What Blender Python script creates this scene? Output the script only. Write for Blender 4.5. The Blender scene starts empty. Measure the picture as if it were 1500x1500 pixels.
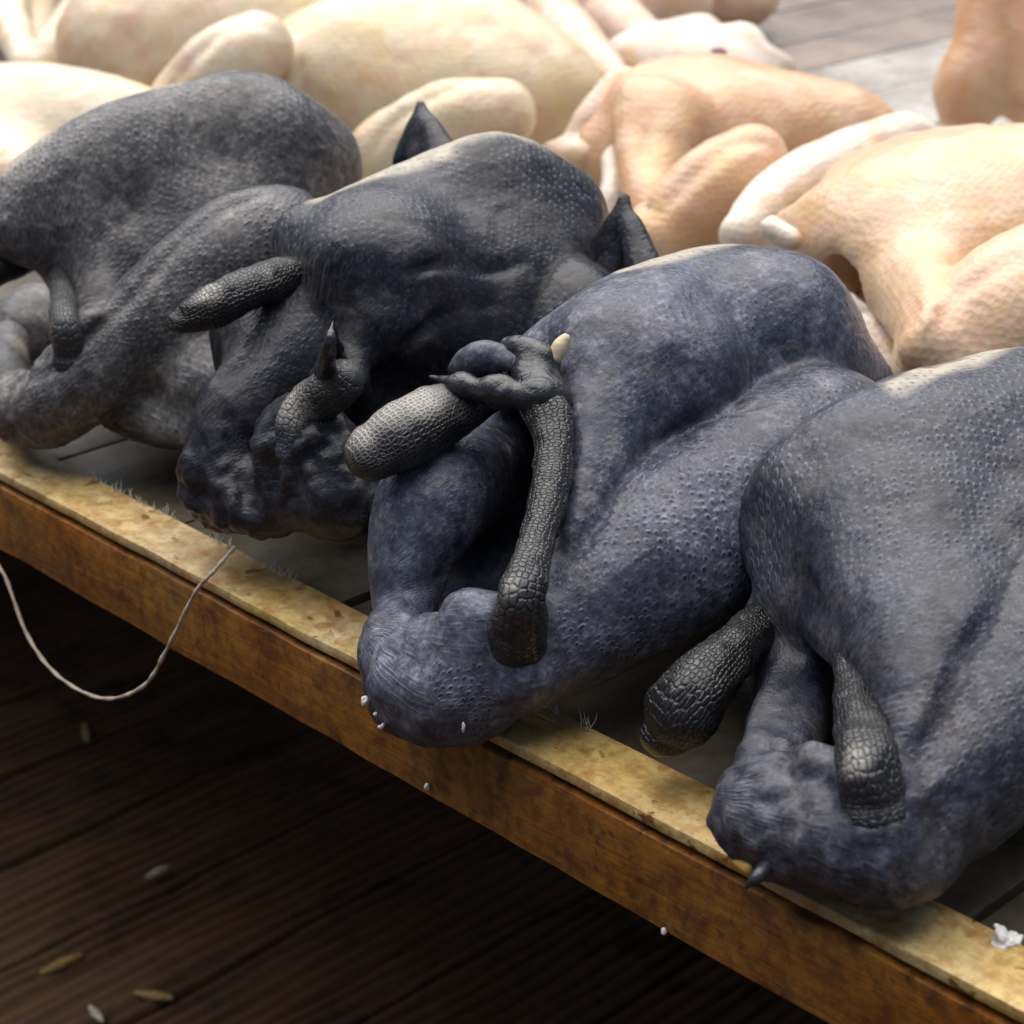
import bpy, math, random
import numpy as np
from mathutils import Vector, noise as mnoise
from mathutils.bvhtree import BVHTree
random.seed(7)
S = bpy.context.scene
COL = S.collection

# ------------------------------------------------------------------ camera
TH, PI_, FOC = math.radians(46), math.radians(24), 4.0
CAM = np.array((0.4494837, -0.43406136, 0.36673794))
FW = np.array((-math.sin(TH)*math.cos(PI_), math.cos(TH)*math.cos(PI_), -math.sin(PI_)))
RT = np.array((math.cos(TH), math.sin(TH), 0.0))
UP = np.cross(RT, FW)
cd = bpy.data.cameras.new('camera')
cam = bpy.data.objects.new('camera', cd)
COL.objects.link(cam)
cam.location = CAM
cam.rotation_euler = (math.pi/2 - PI_, 0, TH)
cd.sensor_width = 36
cd.lens = 18*FOC
cd.clip_start = 0.02
cd.clip_end = 100
cd.dof.use_dof = True
cd.dof.focus_distance = 0.74
cd.dof.aperture_fstop = 16
S.camera = cam

# ------------------------------------------------------------------ light
SUN_EL, SUN_AZ = math.radians(70), math.radians(-62)   # azimuth measured from +Y towards +X
W = bpy.data.worlds.new('World')
S.world = W
W.use_nodes = True
nt = W.node_tree
sky = nt.nodes.new('ShaderNodeTexSky')
sky.sky_type = 'NISHITA'
sky.sun_disc = False
sky.sun_elevation = SUN_EL
sky.sun_rotation = SUN_AZ
sky.air_density = 1.0
sky.dust_density = 5.0
nt.links.new(sky.outputs[0], nt.nodes['Background'].inputs[0])
nt.nodes['Background'].inputs[1].default_value = 0.072
sl = bpy.data.lights.new('sun', 'SUN')
so = bpy.data.objects.new('sun', sl)
COL.objects.link(so)
sl.energy = 4.0
sl.angle = math.radians(95)
sl.color = (1.0, 0.982, 0.95)
sdir = Vector((math.sin(SUN_AZ)*math.cos(SUN_EL), math.cos(SUN_AZ)*math.cos(SUN_EL), math.sin(SUN_EL)))
so.rotation_euler = sdir.to_track_quat('Z', 'Y').to_euler()
so.location = (-1, 1.5, 3)
S.view_settings.view_transform = 'Standard'
S.view_settings.look = 'None'
S.view_settings.gamma = 1.0
S.view_settings.exposure = 0.45
S.view_settings.use_curve_mapping = False


# ------------------------------------------------------------------ helpers
def P(px, py, **k):
    """point of the place seen at photo pixel (1500 px frame) on a world plane x=, y= or z="""
    d = FW + RT*(px-750)/750/FOC + UP*(750-py)/750/FOC
    (a, v), = k.items()
    i = 'xyz'.index(a)
    return CAM + d*(v-CAM[i])/d[i]


def tag(o, label=None, cat=None, group=None, kind=None):
    if label: o['label'] = label
    if cat: o['category'] = cat
    if group: o['group'] = group
    if kind: o['kind'] = kind
    return o


def empty(name, loc):
    o = bpy.data.objects.new(name, None)
    o.empty_display_size = 0.05
    COL.objects.link(o)
    o.location = tuple(loc)
    return o


def mesh_obj(name, verts, faces, mat, parent=None, smooth=True, attrs=None, loc=None):
    me = bpy.data.meshes.new(name)
    verts = np.asarray(verts, dtype=np.float64)
    off = np.zeros(3)
    if parent is not None:
        p = parent
        while p is not None:
            off = off + np.array(p.location)
            p = p.parent
    if loc is not None:
        off = np.array(loc, dtype=float)
    me.from_pydata((verts-off).tolist() if len(verts) < 2000 else [tuple(v) for v in (verts-off).tolist()], [], faces if isinstance(faces, list) else faces.tolist())
    if smooth:
        me.polygons.foreach_set('use_smooth', np.ones(len(me.polygons), dtype=bool))
    for n, (typ, arr) in (attrs or {}).items():
        a = me.attributes.new(n, typ, 'POINT')
        a.data.foreach_set('value' if typ == 'FLOAT' else 'vector', np.asarray(arr, dtype=np.float32).ravel())
    me.materials.append(mat)
    me.update()
    o = bpy.data.objects.new(name, me)
    COL.objects.link(o)
    if parent is not None:
        o.parent = parent
    elif loc is not None:
        o.location = tuple(loc)
    return o


# ---- signed distance shapes
def norm(v):
    v = np.asarray(v, float)
    return v/np.linalg.norm(v)


def frame(d, up=(0, 0, 1)):
    d = norm(d)
    s = np.cross(d, up)
    s = norm(s) if np.linalg.norm(s) > 1e-6 else np.array((1., 0, 0))
    return np.array((d, s, np.cross(s, d)))


def ell(c, r, d=(0, 1, 0)):
    """ellipsoid: centre, radii along (d, side, up)"""
    return ('e', np.asarray(c, float), np.asarray(r, float), frame(d))


def chain(pts, sub=7):
    """[(point, radius), ...] as a smooth tapered limb"""
    p = np.array([np.append(q, r) for q, r in pts])
    return ('c', spline(p, sub))


def spline(p, sub=7):
    if len(p) < 3:
        return np.array([p[0]+(p[-1]-p[0])*t for t in np.linspace(0, 1, sub+1)])
    e = np.vstack((2*p[0]-p[1], p, 2*p[-1]-p[-2]))
    e[:, 3:] = np.maximum(e[:, 3:], 1e-4) if p.shape[1] > 3 else e[:, 3:]
    out = []
    for i in range(len(p)-1):
        a, b, c, d = e[i:i+4]
        for t in np.arange(sub)/sub:
            out.append(0.5*((2*b)+(c-a)*t+(2*a-5*b+4*c-d)*t*t+(3*b-a-3*c+d)*t**3))
    out.append(p[-1])
    return np.array(out)


def dist(pr, X):
    """X (N,3) -> signed distance"""
    if pr[0] == 'e':
        q = (X-pr[1].astype(X.dtype)) @ pr[3].T.astype(X.dtype)
        r = pr[2].astype(X.dtype)
        k0 = np.sqrt(((q/r)**2).sum(1))
        k1 = np.sqrt(((q/(r*r))**2).sum(1))+1e-9
        return k0*(k0-1)/k1
    s = pr[1].astype(X.dtype)
    best = None
    for a, b in zip(s[:-1], s[1:]):
        ab = b[:3]-a[:3]
        L = float(ab @ ab)+1e-12
        w = X-a[:3]
        t = np.clip((w @ ab)/L, 0, 1)
        dd = w-t[:, None]*ab
        v = np.sqrt((dd*dd).sum(1))-(a[3]+t*(b[3]-a[3]))
        best = v if best is None else np.minimum(best, v)
    return best


def smin(a, b, k):
    if k <= 0:
        return np.minimum(a, b)
    h = np.maximum(k-np.abs(a-b), 0)/k
    return np.minimum(a, b)-h*h*k*0.25


def bounds(pr):
    if pr[0] == 'e':
        m = pr[2].max()
        ext = np.sqrt(((pr[3].T*pr[2])**2).sum(1))
        return pr[1]-ext, pr[1]+ext
    s = pr[1]
    return (s[:, :3]-s[:, 3:]).min(0), (s[:, :3]+s[:, 3:]).max(0)


def surface(ops, h):
    """ops: [(sign, prim, k)] -> naive surface nets mesh"""
    lo = np.min([bounds(p)[0] for s, p, k in ops if s > 0], 0)-0.012
    hi = np.max([bounds(p)[1] for s, p, k in ops if s > 0], 0)+0.012
    n = np.ceil((hi-lo)/h).astype(int)+1
    ax = [np.arange(m, dtype=np.float32)*h+np.float32(l) for m, l in zip(n, lo)]
    G = np.stack(np.meshgrid(*ax, indexing='ij'), -1).reshape(-1, 3).astype(np.float32)
    D = None
    for s, p, k in ops:
        bl, bh = bounds(p)
        pad = 0.02+k
        if D is None:
            D = dist(p, G)
            continue
        i0 = np.clip(np.floor((bl-pad-lo)/h).astype(int), 0, n-1)
        i1 = np.clip(np.ceil((bh+pad-lo)/h).astype(int)+1, 1, n)
        D3 = D.reshape(*n)
        sub = D3[i0[0]:i1[0], i0[1]:i1[1], i0[2]:i1[2]]
        g = np.stack(np.meshgrid(ax[0][i0[0]:i1[0]], ax[1][i0[1]:i1[1]], ax[2][i0[2]:i1[2]], indexing='ij'), -1).reshape(-1, 3)
        d = dist(p, g).reshape(sub.shape)
        if s > 0:
            D3[i0[0]:i1[0], i0[1]:i1[1], i0[2]:i1[2]] = smin(sub, d, k)
        else:
            D3[i0[0]:i1[0], i0[1]:i1[1], i0[2]:i1[2]] = -smin(-sub, d, k)
    D = D.reshape(*n)
    neg = D < 0
    # active cells
    c = np.zeros(n-1, dtype=np.uint8)
    for i in (0, 1):
        for j in (0, 1):
            for k in (0, 1):
                c += neg[i:n[0]-1+i, j:n[1]-1+j, k:n[2]-1+k]
    act = (c > 0) & (c < 8)
    idx = -np.ones(n-1, dtype=np.int64)
    cells = np.argwhere(act)
    idx[act] = np.arange(len(cells))
    acc = np.zeros((len(cells), 3))
    cnt = np.zeros(len(cells))
    corners = [(i, j, k) for i in (0, 1) for j in (0, 1) for k in (0, 1)]
    for a in corners:
        for axn in range(3):
            if a[axn]:
                continue
            b = list(a)
            b[axn] = 1
            ca, cb = cells+np.array(a), cells+np.array(b)
            va = D[ca[:, 0], ca[:, 1], ca[:, 2]]
            vb = D[cb[:, 0], cb[:, 1], cb[:, 2]]
            m = (va < 0) != (vb < 0)
            t = va[m]/(va[m]-vb[m])
            acc[m] += ca[m]+t[:, None]*(cb[m]-ca[m])
            cnt[m] += 1
    V = lo+(acc/cnt[:, None])*h
    F = []
    for axn in range(3):
        sl0 = [slice(None)]*3
        sl1 = [slice(None)]*3
        sl0[axn] = slice(0, -1)
        sl1[axn] = slice(1, None)
        ch = neg[tuple(sl0)] != neg[tuple(sl1)]
        u, v = [i for i in range(3) if i != axn]
        e = np.argwhere(ch)
        e = e[(e[:, u] > 0) & (e[:, v] > 0) & (e[:, u] < n[u]-1) & (e[:, v] < n[v]-1)]
        ins = neg[e[:, 0], e[:, 1], e[:, 2]]
        q = []
        for du, dv in ((-1, -1), (0, -1), (0, 0), (-1, 0)):
            f = e.copy()
            f[:, u] += du
            f[:, v] += dv
            q.append(idx[f[:, 0], f[:, 1], f[:, 2]])
        q = np.stack(q, 1)
        flip = ins if axn != 1 else ~ins
        q[~flip] = q[~flip][:, ::-1]
        F.append(q)
    F = np.vstack(F)
    return V, F[(F >= 0).all(1)]


def vnormals(V, F):
    n = np.cross(V[F[:, 2]]-V[F[:, 0]], V[F[:, 3]]-V[F[:, 1]])
    N = np.zeros_like(V)
    for i in range(4):
        np.add.at(N, F[:, i], n)
    return N/(np.linalg.norm(N, axis=1)[:, None]+1e-12)


def relax(V, F, it=2, lam=0.5):
    for _ in range(it):
        A = np.zeros_like(V)
        c = np.zeros(len(V))
        for i in range(4):
            for j in (1, 3):
                np.add.at(A, F[:, i], V[F[:, (i+j) % 4]])
            np.add.at(c, F[:, i], 2)
        V = V+(A/np.maximum(c, 1)[:, None]-V)*lam
    return V


def fbm(V, scale, seed, octv=3):
    """smooth noise from interpolated lattice values"""
    rng = np.random.RandomState(int(seed)+100)
    tab = rng.uniform(-1, 1, 4096)
    out = np.zeros(len(V))
    amp, sc = 1.0, scale
    for o in range(octv):
        q = np.asarray(V)*sc+seed*3.17+o*11.3
        i = np.floor(q).astype(np.int64)
        f = q-i
        f = f*f*(3-2*f)
        acc = 0
        for dx in (0, 1):
            for dy in (0, 1):
                for dz in (0, 1):
                    hsh = ((i[:, 0]+dx)*73856093 ^ (i[:, 1]+dy)*19349663 ^ (i[:, 2]+dz)*83492791) & 4095
                    w = (f[:, 0] if dx else 1-f[:, 0])*(f[:, 1] if dy else 1-f[:, 1])*(f[:, 2] if dz else 1-f[:, 2])
                    acc = acc+w*tab[hsh]
        out += acc*amp
        amp *= 0.5
        sc *= 2.03
    return out


# ------------------------------------------------------------------ materials
class Mat:
    def __init__(self, name):
        self.m = bpy.data.materials.new(name)
        self.m.use_nodes = True
        self.t = self.m.node_tree
        self.b = self.t.nodes['Principled BSDF']

    def n(self, typ, **k):
        nd = self.t.nodes.new('ShaderNode'+typ)
        for a, v in k.items():
            if a.startswith('i_'):
                nd.inputs[int(a[2:]) if a[2:].isdigit() else a[2:].replace('_', ' ')].default_value = v
            else:
                setattr(nd, a, v)
        return nd

    def l(self, a, b):
        self.t.links.new(a, b)

    def val(self, s, op, v, v2=None, clamp=False):
        m = self.n('Math', operation=op, use_clamp=clamp)
        for i, x in enumerate((s, v, v2)):
            if x is None:
                continue
            if isinstance(x, (int, float)):
                m.inputs[i].default_value = x
            else:
                self.l(x, m.inputs[i])
        return m.outputs[0]

    def mix(self, f, a, b, blend='MIX'):
        m = self.n('MixRGB', blend_type=blend)
        for i, x in enumerate((f, a, b)):
            if isinstance(x, (int, float)):
                m.inputs[i].default_value = x
            elif isinstance(x, tuple):
                m.inputs[i].default_value = x if len(x) == 4 else (*x, 1)
            else:
                self.l(x, m.inputs[i])
        return m.outputs[0]

    def ramp(self, s, stops, ease='LINEAR'):
        r = self.n('ValToRGB')
        r.color_ramp.interpolation = ease
        e = r.color_ramp.elements
        while len(e) < len(stops):
            e.new(0.5)
        for el, (p, c) in zip(e, stops):
            el.position = p
            el.color = (*c, 1) if isinstance(c, tuple) else (c, c, c, 1)
        self.l(s, r.inputs[0])
        return r.outputs[0]

    def noise(self, vec, scale, detail=3, rough=0.55, dist=0.0):
        n = self.n('TexNoise')
        n.inputs['Scale'].default_value = scale
        n.inputs['Detail'].default_value = detail
        n.inputs['Roughness'].default_value = rough
        n.inputs['Distortion'].default_value = dist
        if vec is not None:
            self.l(vec, n.inputs['Vector'])
        return n.outputs[0]

    def attr(self, name):
        return self.n('Attribute', attribute_name=name)

    def bump(self, h, strength, distance, normal=None):
        b = self.n('Bump')
        b.inputs['Strength'].default_value = strength
        b.inputs['Distance'].default_value = distance
        self.l(h, b.inputs['Height'])
        if normal is not None:
            self.l(normal, b.inputs['Normal'])
        return b.outputs[0]


def skin_black(name, dark, mid, warm, pore=0.0036, bumpy=1.0, rough=0.34, seed=0.0):
    M = Mat(name)
    tc = M.n('TexCoord').outputs['Object']
    fu = M.attr('fuv').outputs['Vector']
    pale = M.attr('pale').outputs['Fac']
    fol = M.attr('fol').outputs['Fac']
    mp = M.n('Mapping')
    mp.inputs['Rotation'].default_value = (0, 0, math.radians(40))
    mp.inputs['Location'].default_value = (seed, seed, 0)
    M.l(fu, mp.inputs[0])
    # warp rows a little
    wn = M.n('TexNoise', i_Scale=22.0, i_Detail=1.0)
    M.l(fu, wn.inputs['Vector'])
    wa = M.n('VectorMath', operation='MULTIPLY_ADD')
    M.l(wn.outputs['Color'], wa.inputs[0])
    wa.inputs[1].default_value = (0.009, 0.009, 0)
    M.l(mp.outputs[0], wa.inputs[2])
    vo = M.n('TexVoronoi', voronoi_dimensions='2D', feature='F1')
    vo.inputs['Scale'].default_value = 1/pore*1.1
    vo.inputs['Randomness'].default_value = 0.5
    M.l(wa.outputs[0], vo.inputs['Vector'])
    d = vo.outputs['Distance']
    big = M.noise(tc, 16+seed, 3)
    med = M.noise(tc, 55, 4, 0.6)
    fine = M.noise(tc, 420, 4, 0.7)
    col = M.mix(M.ramp(big, [(0.36, 0.0), (0.64, 1.0)]), dark, mid)
    col = M.mix(M.val(M.ramp(med, [(0.48, 0.0), (0.72, 1.0)]), 'MULTIPLY', 0.55), col, warm)
    col = M.mix(0.7, col, M.ramp(fine, [(0.3, 0.35), (0.7, 1.65)]), 'MULTIPLY')
    spk = M.noise(tc, 190, 5, 0.75)
    col = M.mix(0.8, col, M.ramp(spk, [(0.34, 0.35), (0.52, 0.9), (0.68, 2.0)]), 'MULTIPLY')
    palem = M.val(M.val(pale, 'MULTIPLY', M.ramp(M.noise(tc, 90, 4, 0.65), [(0.3, 0.55), (0.6, 1.15)])), 'MINIMUM', 1.0, clamp=True)
    col = M.mix(M.val(palem, 'MULTIPLY', 0.85), col, (0.48, 0.42, 0.33))
    dj = M.val(d, 'ADD', M.val(M.val(fine, 'SUBTRACT', 0.5), 'MULTIPLY', 0.45))
    patch = M.ramp(M.noise(tc, 30, 3), [(0.38, 0.12), (0.53, 1.0)])
    fm = M.val(fol, 'MULTIPLY', patch)
    cv = M.n('SeparateXYZ')
    M.l(vo.outputs['Color'], cv.inputs[0])
    fm = M.val(fm, 'MULTIPLY', M.ramp(cv.outputs[0], [(0.0, 0.2), (0.6, 1.0)]))
    knob = M.ramp(dj, [(0.05, 1.0), (0.42, 0.0)], 'EASE')
    ringc = M.ramp(dj, [(0.10, 0.0), (0.24, 1.0), (0.46, 0.0)], 'EASE')
    dot = M.ramp(dj, [(0.04, 1.0), (0.22, 0.0)])
    col = M.mix(M.val(M.val(ringc, 'MULTIPLY', fm), 'MULTIPLY', 0.30, clamp=True), col, (0.25, 0.27, 0.34))
    col = M.mix(M.val(M.val(dot, 'MULTIPLY', fm), 'MULTIPLY', 0.85, clamp=True), col, (0.006, 0.007, 0.012))
    ring = knob
    M.l(col, M.b.inputs['Base Color'])
    wv = M.n('Mapping')
    wv.inputs['Scale'].default_value = (1, 0.18, 1)
    wv.inputs['Rotation'].default_value = (0, 0, 0.5)
    M.l(fu, wv.inputs[0])
    crease = M.noise(wv.outputs[0], 330, 3, 0.6)
    hgt = M.val(M.val(M.val(ring, 'MULTIPLY', fm), 'ADD', M.val(fine, 'MULTIPLY', 0.5)), 'ADD', M.val(crease, 'MULTIPLY', 0.7))
    nb = M.bump(hgt, 0.48*bumpy, 0.0009)
    nb = M.bump(M.noise(tc, 130, 4, 0.65), 0.30, 0.0022, nb)
    M.l(nb, M.b.inputs['Normal'])
    M.l(M.ramp(med, [(0.3, rough-0.08), (0.7, rough+0.14)]), M.b.inputs['Roughness'])
    M.b.inputs['Specular IOR Level'].default_value = 0.3
    return M.m


def skin_pale(name, base, warm, light, seed=0.0):
    M = Mat(name)
    tc = M.n('TexCoord').outputs['Object']
    big = M.noise(tc, 14+seed, 3)
    med = M.noise(tc, 45+seed, 4, 0.6)
    col = M.mix(M.ramp(big, [(0.35, 0.0), (0.65, 1.0)]), base, warm)
    col = M.mix(M.ramp(med, [(0.45, 0.0), (0.75, 0.6)]), col, light)
    pk = M.noise(tc, 24+seed, 4, 0.65)
    col = M.mix(M.ramp(pk, [(0.50, 0.0), (0.68, 0.75)]), col, (0.62, 0.36, 0.27))
    fat = M.noise(tc, 19+seed*1.7, 4, 0.65)
    col = M.mix(M.ramp(fat, [(0.52, 0.0), (0.70, 0.6)]), col, (0.68, 0.48, 0.17))
    vo = M.n('TexVoronoi', voronoi_dimensions='3D')
    vo.inputs['Scale'].default_value = 270
    vo.inputs['Randomness'].default_value = 0.5
    M.l(tc, vo.inputs['Vector'])
    M.l(col, M.b.inputs['Base Color'])
    nb = M.bump(vo.outputs['Distance'], 0.4, 0.0010)
    nb = M.bump(med, 0.2, 0.003, nb)
    M.l(nb, M.b.inputs['Normal'])
    M.b.inputs['Roughness'].default_value = 0.34
    return M.m


def scale_mat(name, dark, light, rough=0.28, cell=0.0034, wide=1.0, net=0.0):
    """horny leg scales: plates parted by grooves; net > 0 turns it into pale ridges round dark pits"""
    M = Mat(name)
    tc = M.n('TexCoord').outputs['Object']
    mp = M.n('Mapping')
    mp.inputs['Scale'].default_value = (1/cell/wide, 1/cell, 1)
    M.l(M.attr('fuv').outputs['Vector'], mp.inputs[0])
    vo = M.n('TexVoronoi', voronoi_dimensions='2D', feature='DISTANCE_TO_EDGE')
    vo.inputs['Scale'].default_value = 1.0
    vo.inputs['Randomness'].default_value = 0.62
    M.l(mp.outputs[0], vo.inputs['Vector'])
    vc = M.n('TexVoronoi', voronoi_dimensions='2D', feature='F1')
    vc.inputs['Scale'].default_value = 1.0
    vc.inputs['Randomness'].default_value = 0.62
    M.l(mp.outputs[0], vc.inputs['Vector'])
    edge = vo.outputs['Distance']
    med = M.noise(tc, 60, 4, 0.6)
    fine = M.noise(tc, 500, 3, 0.7)
    edge = M.val(edge, 'ADD', M.val(M.val(fine, 'SUBTRACT', 0.5), 'MULTIPLY', 0.35))
    plate = M.ramp(edge, [(0.02, 0.0), (0.22, 1.0)])
    if net:
        plate = M.ramp(edge, [(0.10, 1.0), (0.26, 0.0)])
    cellv = M.n('SeparateXYZ')
    M.l(vc.outputs['Color'], cellv.inputs[0])
    f = M.val(plate, 'MULTIPLY', M.ramp(med, [(0.38, 0.15), (0.66, 1.0)]))
    f = M.val(f, 'MULTIPLY', M.ramp(cellv.outputs[0], [(0.0, 0.35), (1.0, 1.0)]), clamp=True)
    col = M.mix(f, dark, light)
    col = M.mix(0.5, col, M.ramp(fine, [(0.3, 0.5), (0.7, 1.4)]), 'MULTIPLY')
    pale = M.attr('pale').outputs['Fac']
    pm = M.val(M.val(pale, 'MULTIPLY', M.ramp(fine, [(0.3, 0.4), (0.6, 1.0)])), 'MULTIPLY', M.val(plate, 'MULTIPLY_ADD', 0.7, 0.3), clamp=True)
    col = M.mix(pm, col, (0.40, 0.37, 0.33))
    fade = M.attr('fade').outputs['Fac']
    col = M.mix(M.val(fade, 'MULTIPLY', M.ramp(med, [(0.3, 0.55), (0.6, 1.0)]), clamp=True), col, (0.026, 0.029, 0.041))
    M.l(col, M.b.inputs['Base Color'])
    nb = M.bump(M.val(plate, 'MULTIPLY', M.val(1.0, 'SUBTRACT', M.val(fade, 'MULTIPLY', 0.6))), 0.6, 0.0007)
    nb = M.bump(fine, 0.35, 0.0005, nb)
    M.l(nb, M.b.inputs['Normal'])
    M.l(M.ramp(med, [(0.35, rough), (0.7, rough+0.2)]), M.b.inputs['Roughness'])
    return M.m


def plain(name, col, rough=0.5, var=0.3, scale=60, bump=0.3):
    M = Mat(name)
    tc = M.n('TexCoord').outputs['Object']
    n = M.noise(tc, scale, 4, 0.6)
    M.l(M.mix(1.0, col, M.ramp(n, [(0.3, 1-var), (0.7, 1+var)]), 'MULTIPLY'), M.b.inputs['Base Color'])
    M.l(M.bump(n, bump, 0.002), M.b.inputs['Normal'])
    M.b.inputs['Roughness'].default_value = rough
    return M.m


def wood(name, axis, base, dark, light, stain, stain_amt=0.5, rough=0.6, grain=1.0, sc=1.0, spots=0.0, dirt_shade=0.0):
    """axis: index the grain runs along"""
    M = Mat(name)
    g = M.n('NewGeometry').outputs['Position']
    mp = M.n('Mapping')
    s = [60*sc, 60*sc, 60*sc]
    s[axis] = 4*sc
    mp.inputs['Scale'].default_value = s
    M.l(g, mp.inputs[0])
    gr = M.noise(mp.outputs[0], 1.6, 5, 0.65, 0.6)
    oi = M.n('ObjectInfo').outputs['Random']
    big = M.noise(g, 9*sc, 4, 0.6)
    fine = M.noise(g, 180, 4, 0.7)
    col = M.mix(M.ramp(gr, [(0.3, 0.0), (0.7, 1.0)]), dark, base)
    col = M.mix(M.ramp(big, [(0.42, 0.0), (0.68, 1.0)]), col, light)
    st = M.noise(g, 42*sc, 5, 0.7, 0.4)
    col = M.mix(M.val(M.ramp(st, [(0.50, 0.0), (0.66, 1.0)]), 'MULTIPLY', stain_amt), col, stain)
    if spots:
        sp = M.noise(g, 85, 4, 0.6, 0.3)
        col = M.mix(M.val(M.ramp(sp, [(0.61, 0.0), (0.66, 1.0)]), 'MULTIPLY', spots), col, tuple(x*0.45 for x in stain))
    if spots:
        mo = M.noise(g, 150, 5, 0.75, 0.3)
        col = M.mix(M.val(M.ramp(mo, [(0.46, 0.0), (0.62, 1.0)]), 'MULTIPLY', 0.6), col, stain)
        gri = M.noise(g, 12, 4, 0.7, 0.5)
        col = M.mix(M.val(M.ramp(gri, [(0.50, 0.0), (0.66, 1.0)]), 'MULTIPLY', 0.55), col, tuple(q*0.7 for q in stain))
    if dirt_shade:   # wet brown grime and the birds' shade painted together behind the rail, ragged edge
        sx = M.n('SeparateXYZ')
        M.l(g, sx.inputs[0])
        e = M.val(M.val(dirt_shade, 'SUBTRACT', sx.outputs[1]), 'ADD', M.val(M.val(big, 'SUBTRACT', 0.5), 'MULTIPLY', 0.5))
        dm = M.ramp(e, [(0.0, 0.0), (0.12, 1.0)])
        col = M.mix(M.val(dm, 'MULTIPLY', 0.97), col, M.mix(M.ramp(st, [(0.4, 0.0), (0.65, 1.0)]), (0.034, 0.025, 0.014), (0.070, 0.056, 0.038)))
    col = M.mix(0.45, col, M.ramp(fine, [(0.3, 0.5), (0.7, 1.4)]), 'MULTIPLY')
    col = M.mix(1.0, col, M.ramp(oi, [(0.0, 0.82), (1.0, 1.12)]), 'MULTIPLY')
    M.l(col, M.b.inputs['Base Color'])
    nb = M.bump(gr, 0.5*grain, 0.0015)
    nb = M.bump(fine, 0.3, 0.0006, nb)
    M.l(nb, M.b.inputs['Normal'])
    M.l(M.ramp(big, [(0.35, rough-0.15), (0.65, rough+0.15)]), M.b.inputs['Roughness'])
    if dirt_shade:
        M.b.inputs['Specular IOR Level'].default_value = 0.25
    return M.m


m_rail = wood('pale_rail_wood', 0, (0.62, 0.45, 0.17), (0.48, 0.31, 0.085), (0.60, 0.50, 0.30), (0.30, 0.14, 0.025), 0.9, 0.5, 0.9, 1.25, 1.0)
m_front = wood('brown_front_wood', 0, (0.30, 0.105, 0.010), (0.14, 0.043, 0.005), (0.30, 0.14, 0.018), (0.07, 0.022, 0.005), 0.95, 0.5, 1.2, 1.3, 0.7)
m_plank = wood('grey_table_wood', 1, (0.36, 0.33, 0.295), (0.23, 0.20, 0.17), (0.45, 0.43, 0.40), (0.17, 0.12, 0.07), 0.6, 0.5, 1.0, dirt_shade=0.34)
m_plank_dark = wood('dark_wet_table_wood', 1, (0.20, 0.15, 0.115), (0.10, 0.075, 0.06), (0.25, 0.19, 0.15), (0.06, 0.045, 0.035), 0.6, 0.5, 1.0)
m_floor = wood('dark_floor_wood', 1, (0.105, 0.046, 0.015), (0.058, 0.025, 0.009), (0.11, 0.054, 0.018), (0.026, 0.017, 0.008), 0.8, 0.85, 1.0, 0.6)

SK3 = skin_black('slate_blue_skin', (0.020, 0.023, 0.039), (0.092, 0.097, 0.134), (0.205, 0.198, 0.222), seed=0.0)
SK4 = skin_black('dark_slate_skin', (0.011, 0.013, 0.021), (0.044, 0.047, 0.065), (0.118, 0.106, 0.110), seed=0.13)
SK2 = skin_black('charcoal_skin', (0.007, 0.008, 0.012), (0.023, 0.024, 0.032), (0.066, 0.060, 0.062), seed=0.31)
SK1 = skin_black('grey_brown_skin', (0.036, 0.035, 0.038), (0.115, 0.108, 0.106), (0.24, 0.214, 0.19), seed=0.47)
SCALE = scale_mat('black_scaly_leg', (0.012, 0.012, 0.014), (0.050, 0.051, 0.050), 0.17, 0.0015, 2.4)
NET = scale_mat('netted_grey_leg', (0.012, 0.012, 0.013), (0.095, 0.095, 0.092), 0.26, 0.0019, 1.0, 1.0)
SCALE_D = scale_mat('dark_scaly_leg', (0.009, 0.009, 0.011), (0.030, 0.030, 0.032), 0.18, 0.0013, 1.8)
SCALE_G = scale_mat('glossy_black_leg', (0.008, 0.008, 0.009), (0.020, 0.020, 0.022), 0.2, 0.0019)
SCALE_S = scale_mat('grey_scaly_leg', (0.022, 0.023, 0.026), (0.060, 0.060, 0.063), 0.33, 0.0022, 1.3)
TOE = plain('dark_toe_skin', (0.018, 0.019, 0.022), 0.26, 0.3, 220, 0.5)
CLAW = plain('cream_claw_horn', (0.55, 0.47, 0.30), 0.35, 0.2, 200)
HORN = plain('dark_horn', (0.02, 0.022, 0.03), 0.35, 0.4, 120)

# ------------------------------------------------------------------ the table and the floor


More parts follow.
